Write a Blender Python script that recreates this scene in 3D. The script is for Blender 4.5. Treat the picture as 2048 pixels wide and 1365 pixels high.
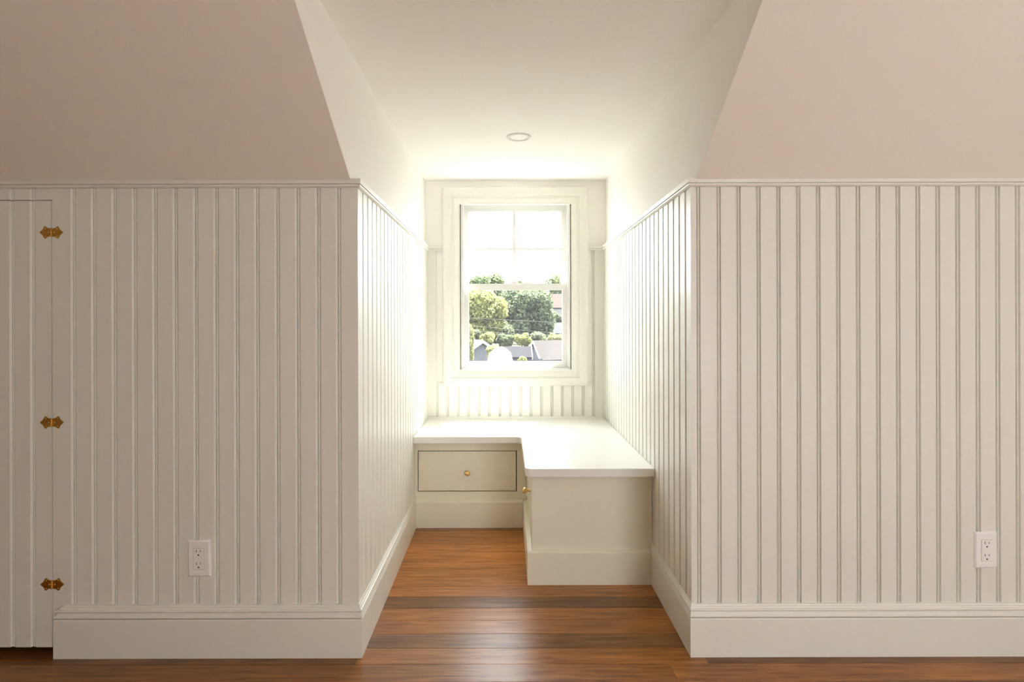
import bpy, bmesh, math, random
import numpy as np
from mathutils import Vector, Matrix

# ------------------------------------------------------------------ camera, sky, sun, exposure
for o in list(bpy.data.objects):
    bpy.data.objects.remove(o)
SC = bpy.context.scene
COL = SC.collection
H = 1.06            # camera height above the floor
FPX = 1104.0        # focal length in pixels of the 2048 frame
cam = bpy.data.cameras.new('camera')
cam.sensor_width = 36.0
cam.lens = FPX * 36.0 / 2048.0
cam.shift_x = 10.0 / 2048.0
cam.shift_y = -39.5 / 2048.0
cam.clip_end = 2000
co = bpy.data.objects.new('camera', cam)
co.location = (0, 0, H)
co.rotation_euler = (math.pi / 2, math.radians(0.15), 0)
COL.objects.link(co)
SC.camera = co

SKY = 8.5
SUN = 80.0
SUN_DIR = Vector((-0.66, -1.0, -2.65)).normalized()   # the way the sunlight travels
w = bpy.data.worlds.new('sky')
SC.world = w
w.use_nodes = True
bg = w.node_tree.nodes['Background']
bg.inputs[0].default_value = (0.92, 0.96, 1.0, 1)
bg.inputs[1].default_value = SKY
sun = bpy.data.lights.new('sun', 'SUN')
sun.energy = SUN
sun.angle = math.radians(0.6)
sun.color = (1.0, 0.975, 0.93)
so = bpy.data.objects.new('sun', sun)
so.rotation_euler = SUN_DIR.to_track_quat('-Z', 'Y').to_euler()
so.location = (20, 40, 60)
COL.objects.link(so)
def portal(name, loc, direction, sx, sz):
    l = bpy.data.lights.new(name, 'AREA')
    l.shape = 'RECTANGLE'; l.size = sx; l.size_y = sz
    l.cycles.is_portal = True
    o = bpy.data.objects.new(name, l)
    o.location = loc
    o.rotation_euler = Vector(direction).to_track_quat('-Z', 'Z').to_euler()
    COL.objects.link(o)
portal('window_portal', (0.05, 3.52, 1.27), (0, -1, 0), 0.66, 1.04)
portal('window_portal', (1.30, -1.81, 0.80), (0, 1, 0), 0.8, 1.0)
portal('window_portal', (1.38, -0.945, 2.53), (0, 0, -1), 0.6, 0.35)
SC.view_settings.view_transform = 'Standard'
SC.view_settings.look = 'None'
SC.view_settings.gamma = 1.0
SC.view_settings.use_curve_mapping = False
SC.view_settings.exposure = 1.20
SC.cycles.max_bounces = 12
SC.cycles.diffuse_bounces = 8
SC.cycles.glossy_bounces = 4
SC.cycles.transparent_max_bounces = 12
SC.cycles.use_denoising = True
SC.cycles.caustics_reflective = False
SC.cycles.caustics_refractive = False
SC.cycles.sample_clamp_indirect = 5.0
SC.cycles.use_adaptive_sampling = False

# ------------------------------------------------------------------ materials
def new_mat(name):
    m = bpy.data.materials.new(name)
    m.use_nodes = True
    nt = m.node_tree
    return m, nt, nt.nodes['Principled BSDF'], nt.nodes['Material Output']

def paint(name, col, rough=0.45, bump=0.02, scale=60.0, var=0.02, spec=0.5):
    m, nt, b, out = new_mat(name)
    tc = nt.nodes.new('ShaderNodeTexCoord')
    n = nt.nodes.new('ShaderNodeTexNoise'); n.inputs['Scale'].default_value = scale
    n.inputs['Detail'].default_value = 3
    nt.links.new(tc.outputs['Object'], n.inputs['Vector'])
    r = nt.nodes.new('ShaderNodeValToRGB')
    c0 = [c * (1 - var) for c in col]; c1 = [min(1, c * (1 + var)) for c in col]
    r.color_ramp.elements[0].color = (*c0, 1); r.color_ramp.elements[1].color = (*c1, 1)
    r.color_ramp.elements[0].position = 0.3; r.color_ramp.elements[1].position = 0.7
    nt.links.new(n.outputs['Fac'], r.inputs['Fac'])
    nt.links.new(r.outputs['Color'], b.inputs['Base Color'])
    b.inputs['Roughness'].default_value = rough
    b.inputs['Specular IOR Level'].default_value = spec
    if bump:
        bp = nt.nodes.new('ShaderNodeBump'); bp.inputs['Strength'].default_value = bump
        bp.inputs['Distance'].default_value = 0.002
        nt.links.new(n.outputs['Fac'], bp.inputs['Height'])
        nt.links.new(bp.outputs['Normal'], b.inputs['Normal'])
    return m

def metal(name, col, rough=0.3):
    m, nt, b, out = new_mat(name)
    n = nt.nodes.new('ShaderNodeTexNoise'); n.inputs['Scale'].default_value = 90
    r = nt.nodes.new('ShaderNodeMapRange'); r.inputs['To Min'].default_value = rough * 0.7
    r.inputs['To Max'].default_value = rough * 1.4
    nt.links.new(n.outputs['Fac'], r.inputs['Value'])
    nt.links.new(r.outputs['Result'], b.inputs['Roughness'])
    b.inputs['Base Color'].default_value = (*col, 1)
    b.inputs['Metallic'].default_value = 1
    return m

def wood_floor(name):
    m, nt, b, out = new_mat(name)
    L = nt.links
    oi = nt.nodes.new('ShaderNodeObjectInfo')
    tc = nt.nodes.new('ShaderNodeTexCoord')
    geo = nt.nodes.new('ShaderNodeNewGeometry')
    mp = nt.nodes.new('ShaderNodeMapping')
    mp.inputs['Scale'].default_value = (1.6, 26.0, 26.0)
    addv = nt.nodes.new('ShaderNodeVectorMath'); addv.operation = 'ADD'
    sc = nt.nodes.new('ShaderNodeVectorMath'); sc.operation = 'SCALE'
    sc.inputs[0].default_value = (7.0, 3.0, 5.0)
    L.new(oi.outputs['Random'], sc.inputs['Scale'])
    L.new(geo.outputs['Position'], addv.inputs[0]); L.new(sc.outputs[0], addv.inputs[1])
    L.new(addv.outputs[0], mp.inputs['Vector'])
    n = nt.nodes.new('ShaderNodeTexNoise'); n.inputs['Scale'].default_value = 3.0
    n.inputs['Detail'].default_value = 7; n.inputs['Roughness'].default_value = 0.62
    n.inputs['Distortion'].default_value = 0.6
    L.new(mp.outputs[0], n.inputs['Vector'])
    n2 = nt.nodes.new('ShaderNodeTexNoise'); n2.inputs['Scale'].default_value = 3.5
    n2.inputs['Detail'].default_value = 2
    L.new(addv.outputs[0], n2.inputs['Vector'])
    r = nt.nodes.new('ShaderNodeValToRGB')
    e = r.color_ramp.elements
    e[0].position = 0.28; e[0].color = (0.14, 0.048, 0.010, 1)
    e[1].position = 0.72; e[1].color = (0.47, 0.195, 0.050, 1)
    L.new(n.outputs['Fac'], r.inputs['Fac'])
    # board tone comes from the object colour, broad blotches from the second noise
    mul = nt.nodes.new('ShaderNodeMix'); mul.data_type = 'RGBA'; mul.blend_type = 'MULTIPLY'
    mul.inputs['Factor'].default_value = 1
    L.new(r.outputs['Color'], mul.inputs['A']); L.new(oi.outputs['Color'], mul.inputs['B'])
    hv = nt.nodes.new('ShaderNodeHueSaturation')
    mr = nt.nodes.new('ShaderNodeMapRange'); mr.inputs['To Min'].default_value = 0.72
    mr.inputs['To Max'].default_value = 1.28
    L.new(n2.outputs['Fac'], mr.inputs['Value']); L.new(mr.outputs[0], hv.inputs['Value'])
    L.new(mul.outputs['Result'], hv.inputs['Color'])
    L.new(hv.outputs['Color'], b.inputs['Base Color'])
    b.inputs['Roughness'].default_value = 0.30
    b.inputs['Specular IOR Level'].default_value = 0.4
    b.inputs['Coat Weight'].default_value = 0.0
    b.inputs['Coat Roughness'].default_value = 0.28
    bp = nt.nodes.new('ShaderNodeBump'); bp.inputs['Strength'].default_value = 0.06
    bp.inputs['Distance'].default_value = 0.002
    L.new(n.outputs['Fac'], bp.inputs['Height']); L.new(bp.outputs[0], b.inputs['Normal'])
    return m

def glass(name, refl=0.06):
    m, nt, b, out = new_mat(name)
    nt.nodes.remove(b)
    t = nt.nodes.new('ShaderNodeBsdfTransparent'); t.inputs[0].default_value = (0.975, 0.985, 0.98, 1)
    g = nt.nodes.new('ShaderNodeBsdfGlossy'); g.inputs['Roughness'].default_value = 0.01
    lw = nt.nodes.new('ShaderNodeLayerWeight')
    pw = nt.nodes.new('ShaderNodeMath'); pw.operation = 'POWER'; pw.inputs[1].default_value = 5.0
    lw.inputs['Blend'].default_value = 0.5
    nt.links.new(lw.outputs['Facing'], pw.inputs[0])
    f = nt.nodes.new('ShaderNodeMath'); f.operation = 'MULTIPLY_ADD'; f.inputs[1].default_value = 0.6; f.inputs[2].default_value = 0.006
    nt.links.new(pw.outputs[0], f.inputs[0])
    x = nt.nodes.new('ShaderNodeMixShader')
    nt.links.new(f.outputs[0], x.inputs[0]); nt.links.new(t.outputs[0], x.inputs[1])
    nt.links.new(g.outputs[0], x.inputs[2]); nt.links.new(x.outputs[0], out.inputs[0])
    return m

def screen_mesh(name, amount=0.22):
    m, nt, b, out = new_mat(name)
    nt.nodes.remove(b)
    t = nt.nodes.new('ShaderNodeBsdfTransparent')
    d = nt.nodes.new('ShaderNodeBsdfDiffuse'); d.inputs[0].default_value = (0.02, 0.02, 0.022, 1)
    d2 = nt.nodes.new('ShaderNodeBsdfTranslucent'); d2.inputs[0].default_value = (0.02, 0.02, 0.022, 1)
    a = nt.nodes.new('ShaderNodeMixShader'); a.inputs[0].default_value = 0.5
    x = nt.nodes.new('ShaderNodeMixShader'); x.inputs[0].default_value = amount
    nt.links.new(d.outputs[0], a.inputs[1]); nt.links.new(d2.outputs[0], a.inputs[2])
    nt.links.new(t.outputs[0], x.inputs[1]); nt.links.new(a.outputs[0], x.inputs[2])
    nt.links.new(x.outputs[0], out.inputs[0])
    return m

def leaf_mat(name, ca, cb):
    m, nt, b, out = new_mat(name)
    nt.nodes.remove(b)
    L = nt.links
    geo = nt.nodes.new('ShaderNodeNewGeometry')
    r = nt.nodes.new('ShaderNodeValToRGB')
    r.color_ramp.elements[0].color = (*ca, 1); r.color_ramp.elements[1].color = (*cb, 1)
    L.new(geo.outputs['Random Per Island'], r.inputs['Fac'])
    d = nt.nodes.new('ShaderNodeBsdfDiffuse'); t = nt.nodes.new('ShaderNodeBsdfTranslucent')
    L.new(r.outputs[0], d.inputs[0]); L.new(r.outputs[0], t.inputs[0])
    x = nt.nodes.new('ShaderNodeMixShader'); x.inputs[0].default_value = 0.4
    L.new(d.outputs[0], x.inputs[1]); L.new(t.outputs[0], x.inputs[2]); L.new(x.outputs[0], out.inputs[0])
    return m

def fabric(name, col):
    m, nt, b, out = new_mat(name)
    nt.nodes.remove(b)
    d = nt.nodes.new('ShaderNodeBsdfDiffuse'); t = nt.nodes.new('ShaderNodeBsdfTranslucent')
    n = nt.nodes.new('ShaderNodeTexNoise'); n.inputs['Scale'].default_value = 4
    r = nt.nodes.new('ShaderNodeValToRGB')
    r.color_ramp.elements[0].color = (*[c * .95 for c in col], 1); r.color_ramp.elements[1].color = (*col, 1)
    nt.links.new(n.outputs['Fac'], r.inputs[0])
    nt.links.new(r.outputs[0], d.inputs[0]); nt.links.new(r.outputs[0], t.inputs[0])
    x = nt.nodes.new('ShaderNodeMixShader'); x.inputs[0].default_value = 0.5
    nt.links.new(d.outputs[0], x.inputs[1]); nt.links.new(t.outputs[0], x.inputs[2])
    nt.links.new(x.outputs[0], out.inputs[0])
    return m

def grass(name, ca, cb, scale):
    m, nt, b, out = new_mat(name)
    n = nt.nodes.new('ShaderNodeTexNoise'); n.inputs['Scale'].default_value = scale
    n.inputs['Detail'].default_value = 6
    geo = nt.nodes.new('ShaderNodeNewGeometry')
    nt.links.new(geo.outputs['Position'], n.inputs['Vector'])
    r = nt.nodes.new('ShaderNodeValToRGB')
    r.color_ramp.elements[0].color = (*ca, 1); r.color_ramp.elements[1].color = (*cb, 1)
    r.color_ramp.elements[0].position = 0.35; r.color_ramp.elements[1].position = 0.65
    nt.links.new(n.outputs['Fac'], r.inputs[0]); nt.links.new(r.outputs[0], b.inputs['Base Color'])
    b.inputs['Roughness'].default_value = 1.0
    b.inputs['Specular IOR Level'].default_value = 0.1
    return m

TRIM = paint('cream_trim_paint', (0.797, 0.791, 0.728), 0.38, 0.015, 45, 0.012)
PLASTER = paint('warm_plaster_paint', (0.93, 0.915, 0.88), 0.75, 0.05, 120, 0.012, 0.3)
SEATW = paint('white_seat_paint', (0.86, 0.85, 0.82), 0.28, 0.01, 30, 0.006)
SASHW = paint('white_sash_paint', (0.72, 0.71, 0.685), 0.35, 0.0, 40, 0.006)
CAB = paint('cream_cabinet_paint', (0.82, 0.785, 0.665), 0.38, 0.015, 45, 0.012)
PLATE = paint('white_outlet_plastic', (0.92, 0.90, 0.91), 0.3, 0.0, 40, 0.004)
DARK = paint('dark_slot', (0.02, 0.018, 0.015), 0.8, 0.0, 40, 0.0)
LINING = paint('raw_closet_board', (0.06, 0.045, 0.035), 0.9, 0.02, 40, 0.05)
GAPTONE = paint('shadow_gap_primer', (0.25, 0.22, 0.16), 0.8, 0.0, 40, 0.02)
BRASS = metal('satin_brass', (0.80, 0.55, 0.22), 0.28)
OLDBRASS = metal('hinge_brass', (0.62, 0.36, 0.09), 0.34)
FLOORM = wood_floor('stained_plank')
SUBF = paint('subfloor_dark', (0.03, 0.015, 0.008), 0.9, 0.0, 20, 0.1)
GLASS = glass('window_glass')
SCREEN = screen_mesh('insect_screen_mesh')
LENS = paint('frosted_lens', (0.88, 0.88, 0.86), 0.5, 0.0, 40, 0.003)

# ------------------------------------------------------------------ helpers
def tag(o, label=None, cat=None, group=None, kind=None):
    if label: o['label'] = label
    if cat: o['category'] = cat
    if group: o['group'] = group
    if kind: o['kind'] = kind
    return o

def link(name, me, mat=None, parent=None):
    o = bpy.data.objects.new(name, me)
    COL.objects.link(o)
    if mat is not None and me is not None and len(me.materials) == 0:
        me.materials.append(mat)
    if parent is not None:
        o.parent = parent
    return o

def empty(name, loc=(0, 0, 0), rz=0.0):
    o = bpy.data.objects.new(name, None)
    o.location = loc
    o.rotation_euler = (0, 0, rz)
    COL.objects.link(o)
    return o

class MB:
    def __init__(self):
        self.v = []; self.f = []
    def poly(self, verts, faces):
        k = len(self.v)
        self.v += [tuple(p) for p in verts]
        self.f += [tuple(i + k for i in f) for f in faces]
        return self
    def box(self, x0, x1, y0, y1, z0, z1):
        vs = [(x0, y0, z0), (x1, y0, z0), (x1, y1, z0), (x0, y1, z0), (x0, y0, z1), (x1, y0, z1), (x1, y1, z1), (x0, y1, z1)]
        return self.poly(vs, [(0, 3, 2, 1), (4, 5, 6, 7), (0, 1, 5, 4), (1, 2, 6, 5), (2, 3, 7, 6), (3, 0, 4, 7)])
    def prism(self, pts, fn, a, b):
        """closed outline pts (2-D) extruded from a to b; fn(p, t) -> 3-D"""
        n = len(pts)
        vs = [fn(p, a) for p in pts] + [fn(p, b) for p in pts]
        fs = [tuple(range(n)), tuple(range(2 * n - 1, n - 1, -1))]
        fs += [(i, i + n, (i + 1) % n + n, (i + 1) % n) for i in range(n)]
        return self.poly(vs, fs)
    def lathe(self, prof, n=24, fn=lambda x, y, z: (x, y, z)):
        """profile of (radius, height); axis z"""
        m = len(prof)
        vs = []
        for r, h in prof:
            for k in range(n):
                a = 2 * math.pi * k / n
                vs.append(fn(r * math.cos(a), r * math.sin(a), h))
        fs = []
        for i in range(m - 1):
            for k in range(n):
                k2 = (k + 1) % n
                fs.append((i * n + k, i * n + k2, (i + 1) * n + k2, (i + 1) * n + k))
        fs.append(tuple(range(n - 1, -1, -1))); fs.append(tuple((m - 1) * n + k for k in range(n)))
        return self.poly(vs, fs)
    def mesh(self, name, smooth=False):
        me = bpy.data.meshes.new(name)
        me.from_pydata(self.v, [], self.f)
        bm = bmesh.new(); bm.from_mesh(me)
        bmesh.ops.recalc_face_normals(bm, faces=bm.faces[:])
        bm.to_mesh(me); bm.free()
        if smooth:
            for p in me.polygons: p.use_smooth = True
        me.update()
        return me
    def build(self, name, mat, parent=None, smooth=False, bevel=0.0):
        o = link(name, self.mesh(name, smooth), mat, parent)
        if bevel:
            md = o.modifiers.new('bevel', 'BEVEL'); md.width = bevel; md.segments = 2
            md.limit_method = 'ANGLE'; md.angle_limit = math.radians(40)
        return o

def isect(p, d, q, e):
    """intersection of 2-D lines p+td and q+se"""
    den = d[0] * e[1] - d[1] * e[0]
    t = ((q[0] - p[0]) * e[1] - (q[1] - p[1]) * e[0]) / den
    return (p[0] + d[0] * t, p[1] + d[1] * t)

def sweep_segment(path, i, prof, side=1, scales=None, capmitre=(None, None)):
    """segment i of a plan polyline carrying a moulding profile [(out, z)]; joints are mitred.
    side=+1: outward normal is to the right of the travel direction"""
    n = len(path) - 1
    scales = scales or [1.0] * n
    def line(j, u):
        a, b = path[j], path[j + 1]
        d = Vector((b[0] - a[0], b[1] - a[1])).normalized()
        nn = Vector((d[1], -d[0])) * side
        return (a[0] + nn[0] * u * scales[j], a[1] + nn[1] * u * scales[j]), (d[0], d[1]), nn
    starts, ends = [], []
    for u, z in prof:
        p, d, nn = line(i, u)
        if i > 0:
            q, e, _ = line(i - 1, u); s = isect(p, d, q, e)
        else:
            s = p
            if capmitre[0] and z > .12: s = (p[0] + d[0] * (.018 - max(u, .004)) * capmitre[0], p[1] + d[1] * (.018 - max(u, .004)) * capmitre[0])
        if i < n - 1:
            q, e, _ = line(i + 1, u); t = isect(p, d, q, e)
        else:
            b = path[i + 1]; t = (b[0] + nn[0] * u * scales[i], b[1] + nn[1] * u * scales[i])
            if capmitre[1]: t = (t[0] + d[0] * u * capmitre[1], t[1] + d[1] * u * capmitre[1])
        starts.append((s[0], s[1], z)); ends.append((t[0], t[1], z))
    m = MB(); k = len(prof)
    fs = [(j, (j + 1) % k, (j + 1) % k + k, j + k) for j in range(k)]
    fs += [tuple(range(k)), tuple(range(2 * k - 1, k - 1, -1))]
    m.poly(starts + ends, fs)
    return m

# ------------------------------------------------------------------ key planes (metres; x right, y into the picture)
YF = 1.755            # face of the front knee-wall boards
XL0, XL1 = -0.474, -0.478   # left cheek board face, front and back
XR = 0.585            # right cheek board face
YB = 3.325            # back wall board face
TH = 0.016            # board thickness
PL, PR = -0.493, 0.5985     # plaster planes above the cheek boards
ZR = 1.486            # top of the boards (under the rail)
ZC = 1.911            # dormer ceiling
SL = 0.665            # slope of the roof ceiling
def zslope(y): return 1.508 + SL * (1.742 - y)
YTOP = 1.742 - (2.42 - 1.508) / SL      # where the slope meets the flat ceiling
XW0, XW1 = -3.9, 2.45       # end walls
YR = -1.7                   # rear knee wall

# ------------------------------------------------------------------ floor
m = MB().box(XW0 - .1, XW1 + .1, YR - .1, 3.5, -0.16, -0.018)
floor = m.build('floor', SUBF)
tag(floor, 'reddish brown stained plank floor running across the alcove', 'floor', kind='structure')
rng = random.Random(4)
PW = 0.0835
row0 = 1.706
tones = {0: (0.95, 1.0), -1: None}
def plank_mesh(L):
    b = 0.0009
    pts = [(0, -0.017), (PW - .0004, -0.017), (PW - .0004, -b), (PW - b - .0004, 0), (b, 0), (0, -b)]
    return MB().prism(pts, lambda p, t: (t, p[0], p[1]), 0, L - 0.0006).mesh('plank')
k0 = int((row0 - YR) / PW) + 1
# rows counted from the joint at y = 1.706; the two marked rows are the dark boards of the photograph
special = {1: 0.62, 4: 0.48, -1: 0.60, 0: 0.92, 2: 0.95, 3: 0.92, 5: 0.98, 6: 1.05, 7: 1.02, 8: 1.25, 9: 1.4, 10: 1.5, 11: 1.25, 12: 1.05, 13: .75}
cuts = {0: [(XW0, .6), (-0.47, .92), (0.62, .55)], 1: [(XW0, .55), (1.0, .5)], 4: [(XW0, .48)], -1: [(XW0, .72), (0.5, .9)], -2: [(XW0, .5), (-1.1, .85), (.9, .5)]}  # dark left lengths of the front rows: part board colour, part painted-in shade
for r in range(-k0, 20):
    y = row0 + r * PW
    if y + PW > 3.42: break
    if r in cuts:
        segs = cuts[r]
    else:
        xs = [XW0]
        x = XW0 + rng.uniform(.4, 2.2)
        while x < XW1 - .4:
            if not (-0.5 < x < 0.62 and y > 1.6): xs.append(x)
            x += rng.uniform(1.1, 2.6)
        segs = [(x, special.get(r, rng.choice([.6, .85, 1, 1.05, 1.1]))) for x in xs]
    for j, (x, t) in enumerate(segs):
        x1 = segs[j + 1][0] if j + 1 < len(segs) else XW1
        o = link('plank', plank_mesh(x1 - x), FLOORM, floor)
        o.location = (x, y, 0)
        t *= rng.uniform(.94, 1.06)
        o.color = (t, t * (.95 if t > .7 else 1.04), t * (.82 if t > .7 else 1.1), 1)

# ------------------------------------------------------------------ walls (plain cores)
DX1 = -1.447                    # right edge of the low door
DX0 = DX1 - 0.60
DZ0, DZ1 = 0.0268, 1.4475
yf = YF + TH
wl = MB()
wl.box(XW0, DX0 - .003, yf, yf + .09, 0, 1.60)
wl.box(DX1 + .006, PL - .001, yf, yf + .09, 0, 1.60)
wl.box(DX0 - .003, DX1 + .006, yf, yf + .09, DZ1 + .006, 1.60)
wall_left = wl.build('wall_left', PLASTER)
tag(wall_left, 'low knee wall of shaded cream beadboard with the small hinged door', 'wall', kind='structure')
wr = MB().box(PR + .001, XW1, yf, yf + .09, 0, 1.60)
wall_right = wr.build('wall_right', PLASTER)
tag(wall_right, 'lighter cream beadboard knee wall to the right of the window alcove', 'wall', kind='structure')
# closet behind the low door
m = MB().box(DX0 - .2, DX1 + .2, 2.5, 2.55, 0, 1.6).box(DX0 - .25, DX0 - .2, yf + .09, 2.55, 0, 1.6)
m.box(DX1 + .2, DX1 + .25, yf + .09, 2.55, 0, 1.6).box(DX0 - .25, DX1 + .25, yf + .09, 2.55, 1.6, 1.65)
tag(m.build('wall_closet', LINING), 'dark unpainted board lining behind the small low door', 'wall', kind='structure')

def cheek(x0, x1):
    yb = YB + .14
    pts = [(yf - .004, 0), (yb, 0), (yb, ZC + .06), (1.742 - (ZC + .06 - 1.508) / SL + .004, ZC + .06), (1.746, 1.508), (yf - .004, 1.500)]
    return MB().prism(pts, lambda p, t: (t, p[0], p[1]), x0, x1)
wall_cl = cheek(PL - .09, PL).build('wall_alcove_left', PLASTER)
tag(wall_cl, 'bright alcove side wall, white beadboard below smooth plaster, beside the drawer', 'wall', kind='structure')
wall_cr = cheek(PR, PR + .09).build('wall_alcove_right', PLASTER)
tag(wall_cr, 'alcove side wall of cream beadboard and plaster along the long bench', 'wall', kind='structure')
# back wall with the window opening
WX0, WX1, WZ0, WZ1 = -0.275, 0.380, 0.770, 1.785
yb = YB + TH
m = MB().box(PL - .09, WX0, yb, yb + .13, 0, ZC + .06).box(WX1, PR + .09, yb, yb + .13, 0, ZC + .06)
m.box(WX0, WX1, yb, yb + .13, 0, WZ0).box(WX0, WX1, yb, yb + .13, WZ1, ZC + .06)
wall_back = m.build('wall_back', PLASTER)
tag(wall_back, 'back wall of the alcove around the window, glowing cream', 'wall', kind='structure')

# ceilings
m = MB().box(PL - .12, PR + .12, 1.742 - (ZC - 1.508) / SL - .12, YB + .16, ZC, ZC + .09)
tag(m.build('ceiling_alcove', PLASTER), 'flat bright cream ceiling over the window alcove', 'ceiling', kind='structure')
def slab(x0, x1, y0, y1):
    pts = [(y0, zslope(y0)), (y1, zslope(y1)), (y1, zslope(y1) + .12), (y0, zslope(y0) + .12)]
    return MB().prism(pts, lambda p, t: (t, p[0], p[1]), x0, x1)
CEILL = paint('sloped_ceiling_paint', (0.91, 0.87, 0.80), 0.8, 0.05, 120, 0.012, 0.3)
nt = CEILL.node_tree
bs = nt.nodes['Principled BSDF']; src = bs.inputs['Base Color'].links[0].from_socket
ge = nt.nodes.new('ShaderNodeNewGeometry'); vd = nt.nodes.new('ShaderNodeVectorMath'); vd.operation = 'DISTANCE'
vd.inputs[1].default_value = (-0.857, 1.463, zslope(1.463))
nt.links.new(ge.outputs['Position'], vd.inputs[0])
mr = nt.nodes.new('ShaderNodeMapRange'); mr.inputs['From Min'].default_value = .010; mr.inputs['From Max'].default_value = .018
mr.inputs['To Min'].default_value = .10; mr.inputs['To Max'].default_value = 0.0
nt.links.new(vd.outputs['Value'], mr.inputs['Value'])
mx = nt.nodes.new('ShaderNodeMix'); mx.data_type = 'RGBA'
mx.inputs['B'].default_value = (0.55, 0.47, 0.40, 1)
nt.links.new(mr.outputs[0], mx.inputs['Factor']); nt.links.new(src, mx.inputs['A'])
nt.links.new(mx.outputs['Result'], bs.inputs['Base Color'])
tag(slab(XW0 - .05, PL - .0004, YTOP - .02, 1.90).build('ceiling_slope_left', CEILL),
    'sloping pinkish beige ceiling over the wall with the low door', 'ceiling', kind='structure')
tag(slab(PR + .0004, XW1 + .05, YTOP - .02, 1.90).build('ceiling_slope_right', CEILL),
    'sloping pinkish beige ceiling over the lighter beadboard wall', 'ceiling', kind='structure')
tag(slab(PL - .0004, PR + .0004, YTOP - .02, 1.742 - (ZC - 1.508) / SL).build('ceiling_slope_centre', CEILL),
    'sloping ceiling strip above the mouth of the alcove', 'ceiling', kind='structure')
KX0, KX1, KY0, KY1 = 1.08, 1.68, -1.12, -0.77      # skylight opening, unseen, added for bounced sunlight in the room
m = MB().box(XW0 - .05, KX0, YR - .1, YTOP + .03, 2.42, 2.52).box(KX1, XW1 + .05, YR - .1, YTOP + .03, 2.42, 2.52)
m.box(KX0, KX1, YR - .1, KY0, 2.42, 2.52).box(KX0, KX1, KY1, YTOP + .03, 2.42, 2.52)
tag(m.build('ceiling', CEILL), 'flat ceiling at the ridge of the attic room', 'ceiling', kind='structure')
m = MB().box(XW0 - .1, XW0, YR - .1, 1.9, 0, 2.55)
tag(m.build('wall_gable_left', PLASTER), 'end wall of the attic room beyond the low door', 'wall', kind='structure')
m = MB().box(XW1, XW1 + .1, YR - .1, 1.9, 0, 2.55)
tag(m.build('wall_gable_right', PLASTER), 'end wall of the attic room beyond the lighter beadboard wall', 'wall', kind='structure')
sk = empty('added_skylight', ((KX0 + KX1) / 2, (KY0 + KY1) / 2, 2.45))
tag(sk, 'small unseen skylight added to the flat ceiling for daylight', 'window', kind='structure')
kx, ky = (KX1 - KX0) / 2, (KY1 - KY0) / 2
m = MB().box(-kx, -kx + .02, -ky, ky, 0, .06).box(kx - .02, kx, -ky, ky, 0, .06).box(-kx + .02, kx - .02, -ky, -ky + .02, 0, .06).box(-kx + .02, kx - .02, ky - .02, ky, 0, .06)
m.build('frame', SASHW, sk)
MB().box(-kx + .02, kx - .02, -ky + .02, ky - .02, .03, .033).build('pane', GLASS, sk)
GX0, GX1, GZ0, GZ1 = 0.90, 1.70, 0.30, 1.30  # rear window opening, unseen, added and sized to give the room daylight
m = MB().box(XW0, GX0, YR - .1, YR, 0, 2.5).box(GX1, XW1, YR - .1, YR, 0, 2.5)
m.box(GX0, GX1, YR - .1, YR, 0, GZ0).box(GX0, GX1, YR - .1, YR, GZ1, 2.5)
tag(m.build('wall_rear', PLASTER), 'wall of the attic room opposite the alcove, holding the added rear window', 'wall', kind='structure')
gw = empty('added_rear_window', ((GX0 + GX1) / 2, YR, GZ0))
tag(gw, 'unseen white rear window opposite the alcove, added for daylight', 'window', kind='structure')
hw = (GX1 - GX0) / 2; hh = GZ1 - GZ0
m = MB().box(-hw, -hw + .05, -.08, -.03, 0, hh).box(hw - .05, hw, -.08, -.03, 0, hh).box(-hw + .05, hw - .05, -.08, -.03, 0, .05)
m.box(-hw + .05, hw - .05, -.08, -.03, hh - .05, hh).box(-.025, .025, -.08, -.03, .05, hh - .05)
m.build('frame', SASHW, gw)
MB().box(-hw + .05, -.025, -.058, -.055, .05, hh - .05).build('pane', GLASS, gw)
MB().box(.025, hw - .05, -.058, -.055, .05, hh - .05).build('pane', GLASS, gw)

# ------------------------------------------------------------------ beadboard
GR = 0.0078
def board_profile(wd, left=True, right=True):
    """outline (s, u) of one board: bead at its left edge, chamfer at its right edge; face at u = 0"""
    p = []
    if left:
        p += [(-0.0062, -TH), (-0.0062, -GR), (-0.0036, -GR)]
        for k in range(7):
            a = math.pi * (1 - k / 6)
            p.append((-0.0012 + 0.0024 * math.cos(a), -0.0048 + 0.0036 * math.sin(a)))
        p += [(0.0012, -GR), (0.0036, -GR), (0.0042, -0.004), (0.0056, 0)]
    else:
        p += [(0, -TH), (0, 0)]
    if right:
        p += [(wd - 0.0115, 0), (wd - 0.0070, -0.0048), (wd - 0.0066, -GR), (wd - 0.0064, -TH)]
    else:
        p += [(wd, 0), (wd, -TH)]
    return p
_bm = {}
def board(wd, z0, z1, left=True, right=True):
    key = (round(wd, 4), round(z1 - z0, 4), left, right)
    if key not in _bm:
        _bm[key] = MB().prism(board_profile(wd, left, right), lambda p, t: (p[0], -p[1], t), 0, z1 - z0).mesh('board')
    return _bm[key]
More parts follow.
